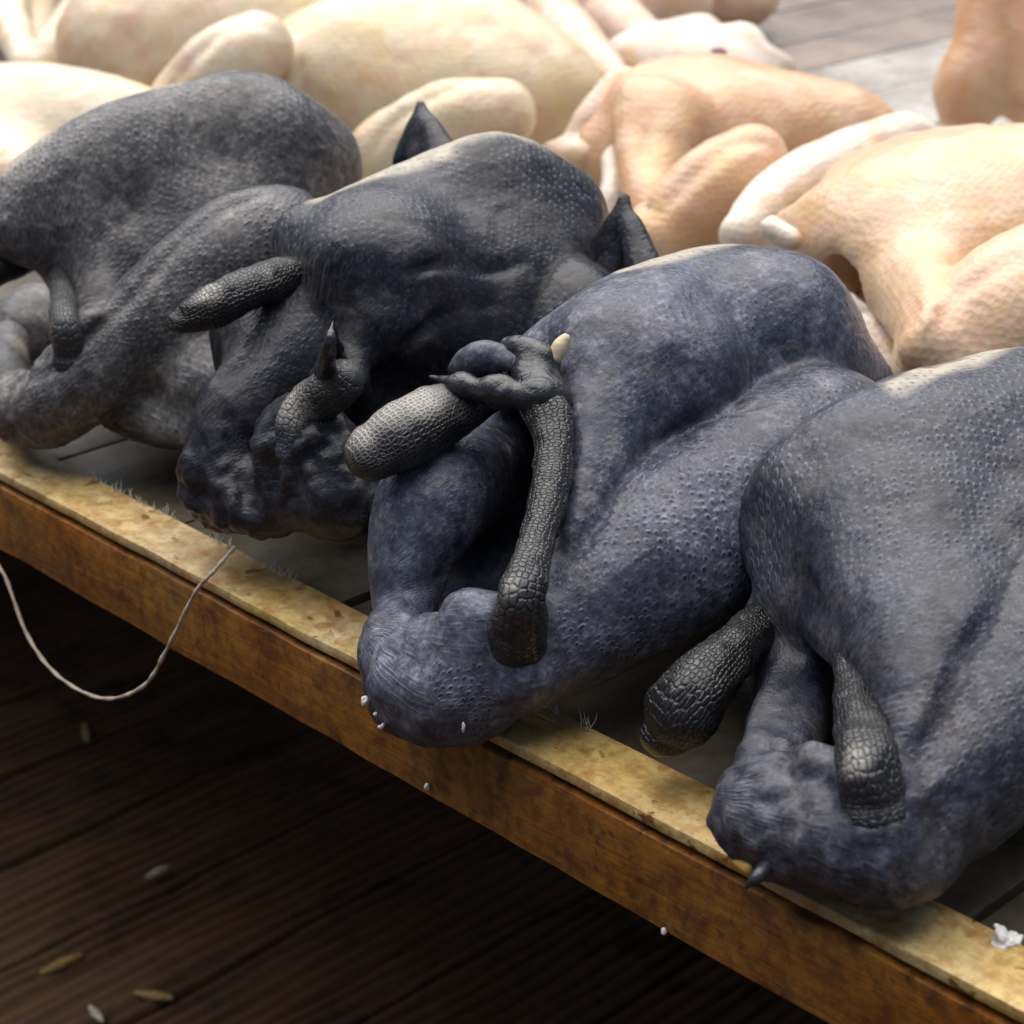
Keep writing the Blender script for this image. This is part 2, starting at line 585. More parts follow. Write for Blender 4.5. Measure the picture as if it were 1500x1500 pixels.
def box(name, lo, hi, mat, parent=None, bev=0.0015, seg=2, jitter=0.0, subdiv=0):
    import bmesh
    bm = bmesh.new()
    bmesh.ops.create_cube(bm, size=1)
    lo, hi = np.array(lo, float), np.array(hi, float)
    for v in bm.verts:
        v.co = Vector(lo+(np.array(v.co)+0.5)*(hi-lo))
    if subdiv:
        ax = int(np.argmax(hi-lo))
        ed = [e for e in bm.edges if abs((e.verts[0].co-e.verts[1].co)[ax]) > 1e-6]
        bmesh.ops.subdivide_edges(bm, edges=ed, cuts=subdiv, use_grid_fill=True)
    if bev:
        ed = [e for e in bm.edges if len(e.link_faces) == 2 and e.calc_face_angle(0) > 0.5]
        bmesh.ops.bevel(bm, geom=ed, offset=bev, segments=seg, affect='EDGES', profile=0.6)
    if jitter:
        for v in bm.verts:
            p = v.co*38
            v.co += Vector((0, mnoise.noise(p)*jitter, mnoise.noise(p+Vector((9, 3, 1)))*jitter))
    off = Vector()
    p = parent
    while p is not None:
        off += p.location
        p = p.parent
    for v in bm.verts:
        v.co -= off
    me = bpy.data.meshes.new(name)
    bm.to_mesh(me)
    bm.free()
    me.polygons.foreach_set('use_smooth', np.ones(len(me.polygons), dtype=bool))
    me.set_sharp_from_angle(angle=math.radians(35))
    me.materials.append(mat)
    o = bpy.data.objects.new(name, me)
    COL.objects.link(o)
    o.parent = parent
    return o


TZ = -0.006            # table planks lie a little below the rail
table = empty('market_table', (-0.5, 0.0, -0.6))
tag(table, 'long wooden market table with a pale worn front rail over a brown edge board', 'table')
box('front_rail', (-2.4, 0.0, -0.0045), (0.75, 0.0275, 0.0), m_rail, table, 0.0010, 2, 0.0006, 420)
box('edge_board', (-2.4, -0.0008, -0.0415), (0.75, 0.024, -0.0075), m_front, table, 0.0012, 2, 0.0007, 420)
x = -2.4
i = 0
while x < 0.7:
    w = 0.085+0.03*random.random()
    dk = -0.98 < x < -0.70 or -1.5 < x < -1.2
    dz = random.uniform(-0.0012, 0.0012)
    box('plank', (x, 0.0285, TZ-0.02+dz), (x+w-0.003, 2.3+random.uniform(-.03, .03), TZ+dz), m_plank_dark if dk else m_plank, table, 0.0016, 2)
    x += w
box('cross_beam', (-2.4, 0.10, -0.07), (0.7, 0.15, TZ-0.0225), m_plank_dark, table, 0.002)
for lx in (-2.3, 0.6):
    for ly in (0.08, 2.2):
        box('leg', (lx, ly+0.07, -0.6), (lx+0.06, ly+0.13, TZ-0.023), m_plank_dark, table, 0.003)

FZ = -0.42
floor = empty('floor', (0, 0, FZ))
tag(floor, kind='structure')
# grooved boards running away under the table


def deck_board(x0, w, y0, y1, seedv):
    prof = []
    n = 8
    gw = w/n
    for j in range(n):
        a = x0+j*gw
        prof += [(a+0.0006, -0.0075), (a+gw*0.28, -0.0008), (a+gw*0.5, 0.0010), (a+gw*0.78, -0.0010)]
    prof = [(x0+0.001, -0.03)]+prof+[(x0+w-0.001, -0.03)]
    ys = np.linspace(y0, y1, 130)
    V, F = [], []
    rnd = random.Random(seedv)
    ph = rnd.random()*9
    for y in ys:
        for (px, pz) in prof:
            q = Vector((px*25, y*9, ph))
            V.append((px+0.003*mnoise.noise(q*1.3), y, FZ+pz*(0.8+0.9*mnoise.noise(q*0.9+Vector((7, 7, 7))))+0.004*mnoise.noise(q)+0.003*mnoise.noise(q*4)))
    m = len(prof)
    for r in range(len(ys)-1):
        for c_ in range(m-1):
            F.append((r*m+c_, r*m+c_+1, (r+1)*m+c_+1, (r+1)*m+c_))
    o = mesh_obj('plank', V, F, m_floor, floor)
    return o


x = -3.6
i = 0
while x < 1.2:
    w = 0.098
    deck_board(x, w, -1.2, 3.2, i)
    x += w+0.0008
    i += 1
# ------------------------------------------------------------------ limbs with modelled scales


def tube(name, pts, mat, parent, sides=40, step=0.0015, lump=0.0006, pale=None, flat=1.0, wrap=1.0, fade=0.0):
    """scaly limb: pts [(xyz, radius)], rounded ends, uneven along its length"""
    p = spline(np.array([np.append(q, r) for q, r in pts]), 14)
    seg = np.linalg.norm(np.diff(p[:, :3], axis=0), axis=1)
    s = np.concatenate(([0], np.cumsum(seg)))
    L = s[-1]
    r0, r1 = p[0, 3], p[-1, 3]
    ss = np.linspace(0, L, max(8, int(L/step)))
    c = np.stack([np.interp(ss, s, p[:, k]) for k in range(4)], 1)
    ext0 = [(-r0*math.sin(a), math.cos(a)) for a in np.linspace(math.pi/2*0.97, 0.05, 9)]
    ext1 = [(r1*math.sin(a), math.cos(a)) for a in np.linspace(0.05, math.pi/2*0.97, 9)]
    T = np.gradient(c[:, :3], axis=0)
    T /= np.linalg.norm(T, axis=1)[:, None]
    rings = [(c[0, :3]+T[0]*e, r0*f, T[0], e) for e, f in ext0]
    rings += [(c[k, :3], c[k, 3], T[k], ss[k]) for k in range(len(ss))]
    rings += [(c[-1, :3]+T[-1]*e, r1*f, T[-1], L+e) for e, f in ext1]
    rm = float(np.max(c[:, 3]))
    V, UV, DR, F = [], [], [], []
    view = norm(CAM-c[len(c)//2, :3])
    u = None
    for (o, r, t, sv) in rings:
        if u is None:
            u = norm(np.cross(t, np.cross(view, t)))
        u = norm(u-t*(u @ t))
        v = np.cross(t, u)
        for k in range(sides):
            th = 2*math.pi*k/sides-math.pi
            dr = u*math.cos(th)*flat+v*math.sin(th)
            V.append(o+dr*r)
            DR.append(dr*min(1.0, r/(0.4*rm)))
            UV.append((th*rm*wrap, sv, 0))
    m = sides
    for r_ in range(len(rings)-1):
        for k in range(m):
            F.append((r_*m+k, r_*m+(k+1) % m, (r_+1)*m+(k+1) % m, (r_+1)*m+k))
    V.append(rings[0][0]-rings[0][2]*rings[0][1]*0.1)
    V.append(rings[-1][0]+rings[-1][2]*rings[-1][1]*0.1)
    UV += [(0, -r0, 0), (0, L+r1, 0)]
    DR += [np.zeros(3)]*2
    for k in range(m):
        F.append((len(V)-2, (k+1) % m, k))
        b = (len(rings)-1)*m
        F.append((len(V)-1, b+k, b+(k+1) % m))
    V, DR = np.array(V), np.array(DR)
    V = V+DR*((fbm(V, 70, 5)*1.3+fbm(V, 220, 8)*0.6)*lump)[:, None]
    pa = np.zeros(len(V))
    for q, w in (pale or []):
        pa = np.maximum(pa, np.clip(1-np.linalg.norm(V-q, axis=1)/w, 0, 1))
    return mesh_obj(name, V, F, mat, parent, attrs={'fuv': ('FLOAT_VECTOR', UV), 'pale': ('FLOAT', np.clip(pa*1.6, 0, 1)),
                    'fade': ('FLOAT', np.clip(1-np.array(UV)[:, 1]/fade, 0, 1) if fade else pa*0)})


def blob(name, ops, mat, parent, h=0.0012, lump=0.0):
    V, F = surface([(1, p, k) for p, k in ops], h)
    V = relax(V, F, 1)
    if lump:
        V = V+vnormals(V, F)*(fbm(V, 90, 3)*lump)[:, None]
    z = np.zeros(len(V))
    return mesh_obj(name, V, F, mat, parent, attrs={'pale': ('FLOAT', z), 'fol': ('FLOAT', z+0.3), 'fuv': ('FLOAT_VECTOR', V[:, [0, 2, 1]])})


def body(root, torso, thigh_ops, ops, mat, keel=None, ridge=None, h=0.0021, lump=0.0009, seed=1, folT=0.5, folL=1.0, name='body', rel=2, zones=()):
    """one continuous skin; torso/thigh_ops give the frames the feather pores follow"""
    V, F = surface(ops, h)
    V = relax(V, F, rel)
    N = vnormals(V, F)
    if lump:
        wr = 1-np.abs(fbm(V*np.array((1.0, 0.35, 1.0))+V[:, [2, 0, 1]]*0.25, 60, seed+2, 2))*2.2
        V = V+N*((fbm(V, 26, seed, 2)*1.5+0.4*fbm(V, 75, seed+5)+0.45*np.clip(wr, 0, 1)**2)*lump)[:, None]
    for zc, zr, za in zones:       # creased, lumpy joints
        w = np.clip(1.4-1.4*np.linalg.norm(V-zc, axis=1)/zr, 0, 1)
        m = w > 0
        q = V[m]
        f = 0.9*(1-2.4*np.abs(fbm(q*np.array((1, 1, .55)), 85, seed+4, 2)))+0.8*fbm(q, 170, seed+6, 2)
        V[m] = q+N[m]*(f*w[m]*za)[:, None]
    tcn, tr = torso[1], torso[2]
    ang = np.arctan2(V[:, 0]-tcn[0], V[:, 2]-tcn[2]+0.03)
    uv = np.stack((ang*0.085, V[:, 1], 0*ang), 1)
    fol = np.full(len(V), folT)
    if ridge is not None:
        fol = folT*(0.45+0.55*np.clip(1.35-dist(ridge, V)/.035, 0, 1))
    if thigh_ops:
        dt = np.min([dist(p, V) for s, p, k in ops if s > 0 and not any(p is q for q in thigh_ops)], 0)
        dl = np.min([dist(p, V) for p in thigh_ops], 0)
        onl = dl < dt
        c = thigh_ops[0][1]
        seg = np.concatenate(([0], np.cumsum(np.linalg.norm(np.diff(c[:, :3], axis=0), axis=1))))
        d2 = ((V[onl][:, None, :]-c[None, :, :3])**2).sum(2)
        k = np.argmin(d2, 1)
        t = np.gradient(c[:, :3], axis=0)
        t /= np.linalg.norm(t, axis=1)[:, None]
        q = V[onl]-c[k, :3]
        s_ = seg[k]+(q*t[k]).sum(1)
        up = np.array((0, 0, 1.))
        a = norm(np.cross(t.mean(0), up))
        b = np.cross(a, norm(t.mean(0)))
        an = np.arctan2(q @ a, q @ b)
        uv[onl] = np.stack((an*0.030, s_+3.0, 0*s_), 1)
        fol[onl] = folL
    pale = np.zeros(len(V))
    if keel is not None:
        for kp, wd, st in keel:
            W2, k2 = V.copy(), kp[1].copy()
            W2[:, 2] = 0
            k2[:, 2] = 0
            k2[:, 3] = 0
            dk = dist(('c', k2), W2)+fbm(V, 60, seed+9)*.004
            pale = np.maximum(pale, st*np.clip((wd-dk)/(0.6*wd), 0, 1)*np.clip((N[:, 2]-0.2)/0.3, 0, 1))
    ob = mesh_obj(name, V, F, mat, root, attrs={'fuv': ('FLOAT_VECTOR', uv), 'fol': ('FLOAT', fol), 'pale': ('FLOAT', pale)})
    global SURF
    SURF = BVHTree.FromPolygons([Vector(v) for v in V.tolist()], F.tolist())
    return ob


def S_(px, py, deep=0.0, alt=0.0):
    """point on the skin of the bird last built, seen at a photo pixel, sunk `deep` below it"""
    d = FW+RT*(px-750)/750/FOC+UP*(750-py)/750/FOC
    d /= np.linalg.norm(d)
    hit = SURF.ray_cast(Vector(CAM), Vector(d))
    if hit[0] is None:
        return P(px, py, y=alt)
    return np.array(hit[0])+d*deep


GB = 'black plucked chickens in a row along the front rail'
GP = 'pale plucked chickens behind the black ones'


def Lc(xc):
    return lambda a, b, c: np.array((xc+a, b, c))


def drape(tops, low, cols, k=.012):
    """sheet of loose skin hanging from the breast onto the thigh: columns (top px, bottom px, r0, r1)"""
    out = []
    for a, b, r0, r1 in cols:
        p, q = Q(tops, *a, r0*0.9), Q(low, *b, r1*0.25)
        out.append((1, chain([(p, r0), (p*0.5+q*0.5, (r0+r1)*0.5), (q, r1)]), k))
    return out


def keel_of(r, y0=0.0, dx=.003, y1=9):
    k = r[1][(r[1][:, 1] >= y0) & (r[1][:, 1] <= y1)].copy()
    k[:, 0] += dx
    return ('c', k)


def eval_ops(ops, X):
    D = None
    for sg, p, k in ops:
        d = dist(p, X)
        D = d if D is None else (smin(D, d, k) if sg > 0 else -smin(-D, d, k))
    return D


def creases(ops, lines):
    """thin folds pressed into the skin along lines given in photo pixels"""
    out = []
    for pts, r in lines:
        n = len(pts)
        out.append((-1, chain([(Q(ops, x, y, 0.0), r*(0.45 if i in (0, n-1) else 1.0)) for i, (x, y) in enumerate(pts)]), .0035))
    return ops+out


def Q(pr, px, py, deep=0.0):
    """point where the line of sight at a photo pixel meets shape pr, sunk `deep` below it"""
    d = FW+RT*(px-750)/750/FOC+UP*(750-py)/750/FOC
    d /= np.linalg.norm(d)
    t, best = 0.3, (9, 0.8)
    for _ in range(90):
        X = (CAM+d*t)[None, :]
        v = float((eval_ops(pr, X) if isinstance(pr, list) else dist(pr, X))[0])
        if v < best[0]:
            best = (v, t)
        if v < 2e-4 or t > 2:
            break
        t += max(v, 2e-4)
    return CAM+d*(best[1]+deep)


# ================================================================= black chicken beside the middle of the rail
def chicken3():
    xc = -0.066
    L = Lc(xc)
    root = empty('black_chicken', (xc, 0.15, 0))
    tag(root, 'slate-blue black chicken hanging over the rail, clawed foot tucked up beside its breast', 'chicken', GB)
    torso = ell(L(-.004, .154, .060), (.081, .062, .056))
    ridge = chain([(L(-.010, .092, .096), .012), (L(-.006, .14, .110), .011), (L(-.002, .183, .112), .012), (L(.004, .206, .096), .017)])
    thigh = chain([(P(1200, 668, z=.064), .036), (P(1050, 762, z=.056), .0345), (P(910, 862, z=.044), .0275), (P(800, 938, z=.033), .0215), (P(690, 985, z=.022), .0205)])
    ops = [(1, torso, 0), (1, ridge, .03),
           (1, chain([(P(900, 505, y=.105), .016), (P(1020, 478, y=.15), .018), (P(1140, 480, y=.185), .023)]), .024),
           (1, chain([(P(960, 550, y=.118), .028), (P(930, 620, y=.098), .020)]), .026),
           (1, chain([(P(1150, 505, y=.185), .026), (P(1220, 555, y=.21), .020), (P(1290, 592, y=.235), .010)]), .028),
           (-1, ell(P(735, 712, y=.07), (.08, .028, .043), (0.1, 1, 0.1)), .005),
           (1, ell(P(770, 800, y=.105), (.03, .035, .035)), .008),
           (1, ell(P(700, 850, y=.065), (.03, .03, .022)), .008),
           (1, chain([(P(720, 670, y=.095), .018), (P(640, 725, y=.034), .0215), (P(602, 800, y=.016), .0165), (P(588, 880, y=.006), .0118)]), .006),
           (1, thigh, .0025),
           (1, ell(P(640, 1000, y=-.008), (.026, .023, .021), (1, 0.2, -0.1)), .012),
           (1, ell(P(580, 965, y=-.007), (.0135, .0135, .022), (1, 0, 0)), .006),
           (1, ell(P(688, 930, y=-.006), (.013, .012, .017), (1, 0, 0)), .006),
           (1, ell(P(600, 1035, y=-.010), (.016, .012, .010), (1, 0, 0)), .010),
           (-1, chain([(P(616, 862, y=-.019), .0030), (P(636, 928, y=-.027), .0030)]), .003),
           ]
    ops[6:6] = drape(ops[:5], thigh, [((862, 505), (849, 808), .009, .0038), ((890, 515), (864, 778), .012, .0055), ((925, 525), (890, 733), .014, .0065), ((970, 535), (922, 688), .014, .0075), ((1030, 540), (975, 646), .014, .0085)])
    ops = creases(ops, [([(838, 822), (862, 785), (890, 735), (925, 680), (980, 640), (1060, 605), (1120, 590)], .0026),
                        ([(868, 540), (884, 610), (886, 670), (870, 730)], .0012),
                        ([(560, 880), (572, 900), (600, 895)], .0010)])
    ops.append((1, chain([(P(766, 885, y=-.004), .0060), (Q(ops, 757, 932, .0065), .0118), (Q(ops, 764, 985, .007), .0110)]), .010))
    keel = [(keel_of(ridge, .14, -.002), .0105, 1.0)]
    body(root, torso, [thigh], ops, SK3, keel, ridge, seed=1, folT=.85, folL=1.0, zones=[(P(640, 990, y=-.01), .05, .0013), (P(610, 880, y=.0), .03, .001)])
    tube('leg', [(S_(768, 1000, .024), .0070), (S_(758, 945, .0112), .0105), (S_(760, 915, .0070), .0100), (P(764, 868, y=-.006), .0080), (P(790, 780, y=.016), .0069), (P(810, 700, y=.036), .0068), (P(808, 630, y=.048), .0078), (P(788, 575, y=.056), .0095)],
         SCALE, root, pale=[(P(742, 850, y=-.014), .006)], lump=.0008, fade=.036)
    tube('leg', [(P(548, 664, y=.005), .0108), (P(590, 640, y=.016), .0126), (P(645, 610, y=.034), .0118), (P(700, 580, y=.052), .009), (P(760, 550, y=.068), .008)],
         NET, root, pale=[(P(560, 610, y=.012), .016), (P(610, 575, y=.022), .014), (P(530, 640, y=.000), .010)], lump=.0007)
    blob('foot', [(chain([(P(800, 585, y=.056), .0098), (P(782, 550, y=.060), .0082)]), 0),
                  (chain([(P(795, 530, y=.064), .0070), (P(772, 516, y=.062), .0058), (P(745, 509, y=.062), .0042)]), .003)], TOE, root, .001, .0009)
    blob('toe', [(chain([(P(792, 582, y=.052), .0075), (P(758, 579, y=.047), .0046), (P(730, 574, y=.044), .0064), (P(700, 571, y=.042), .0042), (P(678, 566, y=.041), .0054), (P(660, 561, y=.040), .0026), (P(630, 552, y=.040), .0008)]), 0)], TOE, root, .0008, .0006)
    blob('toe', [(chain([(P(772, 532, y=.060), .0050), (P(745, 527, y=.058), .0044), (P(712, 524, y=.054), .0068), (P(686, 530, y=.052), .0056), (P(664, 542, y=.051), .0022)]), 0)], SK3, root, .001, .0006)
    blob('claw', [(chain([(P(828, 496, y=.070), .0020), (P(820, 508, y=.068), .0030), (P(814, 524, y=.066), .0027)]), 0)], CLAW, root, .0007)
    wing_tip(root, [(870, 385), (895, 380), (945, 375)], (914, 292), .205, SK2)
    return root


def wing_tip(root, base, tip, y, mat):
    """pointed black wing tip standing up behind the bird"""
    t = P(*tip, y=y+.006)
    ops = []
    for i, b in enumerate(base):
        q = P(b[0], b[1]+22, y=y-.002*i)
        m = q*0.45+t*0.55
        ops.append((chain([(q, .0085), (m, .0055), (t, .0008)]), .005 if i else 0))
    blob('wing_tip', ops, mat, root, .0014, .0004)


def chicken4():
    xc = .092
    L = Lc(xc)
    root = empty('black_chicken', (xc, 0.15, 0))
    tag(root, 'dark black chicken cut off by the right edge, nearest the camera, with glossy black legs', 'chicken', GB)
    torso = ell(L(.0, .178, .056), (.106, .064, .052))
    ridge = chain([(L(-.010, .10, .088), .013), (L(-.008, .16, .100), .012), (L(-.006, .22, .102), .013), (L(.0, .27, .082), .02)])
    thigh = chain([(P(1650, 860, z=.062), .036), (P(1545, 960, z=.054), .0345), (P(1450, 1075, z=.043), .028), (P(1375, 1165, z=.033), .022), (P(1290, 1222, z=.024), .019)])
    ops = [(1, torso, 0), (1, ridge, .03),
           (1, chain([(P(1180, 720, y=.10), .020), (P(1290, 660, y=.125), .022), (P(1420, 640, y=.17), .024)]), .028),
           (-1, ell(P(1170, 1030, y=.055), (.08, .034, .043), (0.1, 1, 0.1)), .005),
           (1, chain([(P(1120, 780, y=.090), .012), (P(1176, 868, y=.076), .0100), (P(1242, 945, y=.060), .0085), (P(1300, 1020, y=.044), .0068), (Q(thigh, 1345, 1076, .000), .0040)]), .012),
           (1, ell(P(1240, 1060, y=.105), (.03, .04, .035)), .008),
           (1, ell(P(1175, 1000, y=.078), (.026, .012, .034), (.9, .3, .3)), .012),
           (1, chain([(P(1165, 1030, y=.062), .0140), (P(1150, 1090, y=.036), .0130), (P(1140, 1160, y=.012), .0125)]), .016),
           (1, chain([(P(1150, 950, y=.070), .0030), (P(1118, 1040, y=.036), .0035), (P(1104, 1110, y=.012), .005)]), .004),
           (1, thigh, .0025),
           (1, ell(P(1165, 1205, y=.002), (.026, .019, .0165), (1, 0.1, -0.25)), .008),
           (1, ell(P(1090, 1195, y=-.002), (.0095, .011, .0135), (1, 0, 0)), .006),
           (1, ell(P(1120, 1150, y=.002), (.010, .010, .009), (1, 0, .3)), .005),
           (1, ell(P(1130, 1245, y=-.006), (.013, .009, .008), (1, 0, -.3)), .005),
           (1, ell(P(1210, 1240, y=-.006), (.012, .010, .009), (1, 0, -.2)), .005),
           (1, ell(P(1290, 1238, y=.008), (.020, .017, .012), (1, 0.1, 0)), .008),
           (1, ell(P(1195, 1120, y=.006), (.006, .006, .009), (.3, 0, 1)), .004),
           ]
    ops[5:5] = drape(ops[:3], thigh, [((1215, 770), (1345, 1068), .014, .0050), ((1280, 760), (1364, 1042), .016, .0065), ((1345, 760), (1384, 1000), .016, .0075), ((1400, 775), (1397, 962), .015, .0075), ((1480, 790), (1425, 930), .012, .0060)])
    ops = creases(ops, [([(1338, 1095), (1368, 1070), (1392, 1020), (1408, 975), (1445, 915), (1500, 845)], .0028),
                        ([(1372, 890), (1392, 930), (1402, 965)], .0022),
                        ([(1215, 1110), (1235, 1160), (1240, 1215)], .0022),
                        ([(1095, 1165), (1130, 1180), (1180, 1172)], .0014), ([(1100, 1225), (1150, 1215), (1205, 1210)], .0013)])
    ops.append((1, chain([(P(1272, 1130, y=.006), .0070), (Q(ops, 1284, 1190, .0080), .0125), (Q(ops, 1300, 1250, .012), .0110)]), .018))
    keel = [(keel_of(ridge, .12, -.019), .0095, 1.0)]
    body(root, torso, [thigh], ops, SK4, keel, ridge, seed=11, folT=1.0, folL=.6, zones=[(P(1150, 1200, y=.0), .055, .0017), (P(1320, 1230, y=.01), .04, .0012)])
    tube('leg', [(S_(1298, 1262, .030), .0060), (S_(1290, 1215, .0135), .0105), (S_(1281, 1170, .0070), .0105), (P(1272, 1120, y=.004), .0095), (P(1258, 1040, y=.028), .0075), (P(1248, 970, y=.052), .0064), (P(1225, 900, y=.075), .007)],
         SCALE_D, root, pale=[(P(1248, 1110, y=-.006), .007)], lump=.001, fade=.042)
    tube('leg', [(P(980, 1070, y=.018), .0100), (P(1008, 1030, y=.022), .0130), (P(1055, 975, y=.040), .0108), (P(1105, 922, y=.064), .0085), (P(1160, 865, y=.10), .0075)],
         SCALE_G, root, pale=[(P(1010, 990, y=.008), .011)], lump=.0012)
    blob('claw', [(chain([(S_(1124, 1268, .001), .0024), (P(1108, 1286, y=-.022), .0020), (P(1092, 1301, y=-.024), .0007)]), 0)], HORN, root, .0006)
    blob('nail', [(chain([(S_(1080, 1262, .001), .0016), (S_(1096, 1272, 0), .0020)]), 0)], plain('yellow_horn', (0.42, 0.25, 0.05), 0.5), root, .0006)
    return root


def chicken2():
    xc = -.198
    L = Lc(xc)
    root = empty('black_chicken', (xc, 0.15, 0))
    tag(root, 'charcoal black chicken with pale breastbone strip and one pointed toe sticking up in front', 'chicken', GB)
    torso = ell(L(-.002, .157, .068), (.084, .066, .066))
    ridge = chain([(L(-.014, .10, .114), .014), (L(-.008, .15, .130), .012), (L(-.002, .185, .135), .016), (L(.004, .212, .110), .023)])
    thigh = chain([(P(830, 490, z=.072), .034), (P(735, 530, z=.062), .032), (P(645, 582, z=.052), .026), (P(560, 640, z=.042), .022), (P(480, 690, z=.030), .020)])
    ops = [(1, torso, 0), (1, ridge, .03),
           (1, chain([(P(560, 390, y=.10), .03), (P(570, 470, y=.085), .018)]), .026),
           (-1, ell(P(425, 540, y=.06), (.08, .027, .042), (0.1, 1, 0.1)), .005),
           (1, chain([(P(440, 350, y=.088), .012), (P(470, 410, y=.084), .0095), (P(500, 490, y=.072), .0075), (P(525, 560, y=.060), .0050), (Q(thigh, 535, 588, .001), .0035)]), .012),
           (1, ell(P(450, 570, y=.10), (.03, .03, .03)), .008),
           (1, ell(P(405, 520, y=.062), (.030, .018, .034), (.9, .4, .3)), .012),
           (1, chain([(P(400, 540, y=.05), .018), (P(345, 600, y=.026), .0150), (P(320, 670, y=.014), .012)]), .016),
           (1, thigh, .0025),
           (1, ell(P(448, 655, y=.026), (.022, .017, .021), (1, 0.2, 0)), .014),
           (1, ell(P(322, 705, y=.018), (.015, .016, .019), (1, 0, 0)), .012),
           (1, ell(P(385, 735, y=.020), (.021, .018, .012), (1, 0, 0)), .014),
           (1, ell(P(490, 720, y=.03), (.026, .02, .018), (1, 0, 0)), .010),
           (-1, chain([(P(350, 622, y=-.012), .0022), (P(358, 690, y=-.010), .0022)]), .004),
           ]
    ops[5:5] = drape(ops[:3], thigh, [((500, 380), (540, 580), .013, .0045), ((540, 380), (556, 556), .014, .0060), ((590, 390), (588, 512), .014, .0070)])
    ops = creases(ops, [([(530, 600), (558, 560), (590, 515), (640, 475), (720, 445)], .0028),
                        ([(600, 400), (660, 385), (730, 395), (770, 380)], .0025),
                        ([(350, 640), (360, 700), (350, 750)], .0018)])
    keel = [(keel_of(ridge, .09, -.003), .0115, 1.0)]
    body(root, torso, [thigh], ops, SK2, keel, ridge, seed=21, folT=.8, folL=.6, zones=[(P(340, 710, y=.015), .05, .0022), (P(450, 650, y=.015), .045, .0024)])
    tube('leg', [(P(262, 470, y=.014), .0050), (P(290, 458, y=.022), .0085), (P(370, 424, y=.045), .0088), (P(460, 395, y=.085), .008)],
         SCALE_G, root, lump=.0009, pale=[(P(300, 425, y=.022), .008), (P(400, 390, y=.05), .006)])
    tube('leg', [(S_(432, 660, .011), .0080), (S_(440, 620, .006), .0090), (S_(462, 590, .002), .0095), (P(500, 560, y=.03), .009)], SCALE_S, root, lump=.0009, pale=[(S_(430, 600), .012)], fade=.02)
    blob('toe', [(chain([(S_(455, 610, .004), .0075), (S_(468, 570, -.001), .0060), (P(481, 520, y=.010), .0034), (P(488, 464, y=.013), .0006)]), 0), (chain([(S_(508, 600, .005), .0075), (S_(502, 560, .000), .0052), (P(489, 475, y=.014), .0008)]), .005)], TOE, root, .001, .001)
    wing_tip(root, [(600, 213), (622, 213), (650, 212)], (616, 154), .225, SK2)
    return root


def chicken1():
    xc = -.372
    L = Lc(xc)
    root = empty('black_chicken', (xc, 0.15, 0))
    tag(root, 'grey-brown black chicken at the left edge of the photo with light pimpled drumstick', 'chicken', GB)
    torso = ell(L(-.002, .145, .066), (.082, .066, .060))
    ridge = chain([(L(-.022, .055, .092), .014), (L(-.016, .10, .118), .012), (L(-.008, .165, .129), .012), (L(.002, .20, .110), .020)])
    thigh = chain([(P(415, 335, z=.100), .021), (P(350, 368, z=.094), .0255), (P(265, 438, z=.076), .0245), (P(185, 510, z=.056), .0235), (P(120, 560, z=.044), .0205), (P(75, 598, z=.030), .017)])
    ops = [(1, torso, 0), (1, ridge, .03),
           (1, chain([(P(180, 325, y=.10), .03), (P(190, 390, y=.085), .018)]), .026),
           (1, chain([(P(12, 328, y=.045), .011), (P(75, 275, y=.07), .019), (P(170, 225, y=.10), .022), (P(260, 192, y=.135), .019), (P(330, 180, y=.16), .017)]), .026),
           (1, chain([(P(400, 215, y=.18), .028), (P(465, 235, y=.205), .018)]), .03),
           (-1, ell(P(25, 475, y=.05), (.08, .023, .038), (0.1, 1, 0.1)), .005),
           (1, chain([(P(62, 340, y=.070), .010), (P(88, 395, y=.068), .0080), (P(112, 445, y=.062), .0055), (Q(thigh, 128, 485, .001), .0035)]), .012),
           (1, chain([(P(150, 340, y=.09), .016), (P(150, 410, y=.076), .011), (Q(thigh, 142, 470, .001), .0050)]), .015),
           (1, ell(P(60, 500, y=.10), (.03, .03, .03)), .008),
           (1, chain([(P(12, 500, y=.060), .010), (P(5, 550, y=.038), .013), (P(25, 595, y=.025), .013)]), .006),
           (1, thigh, .0025),
           (1, ell(P(260, 555, y=.085), (.042, .028, .026), (1, -0.2, 0)), .008),
           (1, ell(P(215, 600, y=.058), (.050, .018, .014), (1, 0, 0)), .008),
           (1, ell(P(40, 600, y=.020), (.020, .017, .018), (1, 0, 0)), .007),
           (1, ell(P(330, 560, y=.08), (.03, .03, .025), (1, 0, 0)), .008),
           ]
    ops = creases(ops, [([(128, 495), (160, 465), (205, 420), (260, 360), (320, 312), (385, 285)], .0028),
                        ([(50, 560), (75, 540), (95, 548)], .0018)])
    keel = [(keel_of(ridge, 0, -.003), .011, .9)]
    body(root, torso, [thigh], ops, SK1, keel, ridge, seed=31, folT=1.0, folL=1.0, zones=[(P(60, 590, y=.02), .06, .0015)])
    tube('leg', [(S_(116, 565, .014), .009), (S_(104, 520, .006), .0080), (P(96, 470, y=.024), .0065), (P(88, 420, y=.05), .0055), (P(84, 390, y=.065), .005)], SCALE_S, root, lump=.0007, fade=.03)
    tube('leg', [(P(-20, 400, y=.03), .008), (P(20, 385, y=.05), .008), (P(60, 370, y=.07), .007)], SCALE_D, root, lump=.0006)
    return root


chicken1()
chicken2()
chicken4()
chicken3()

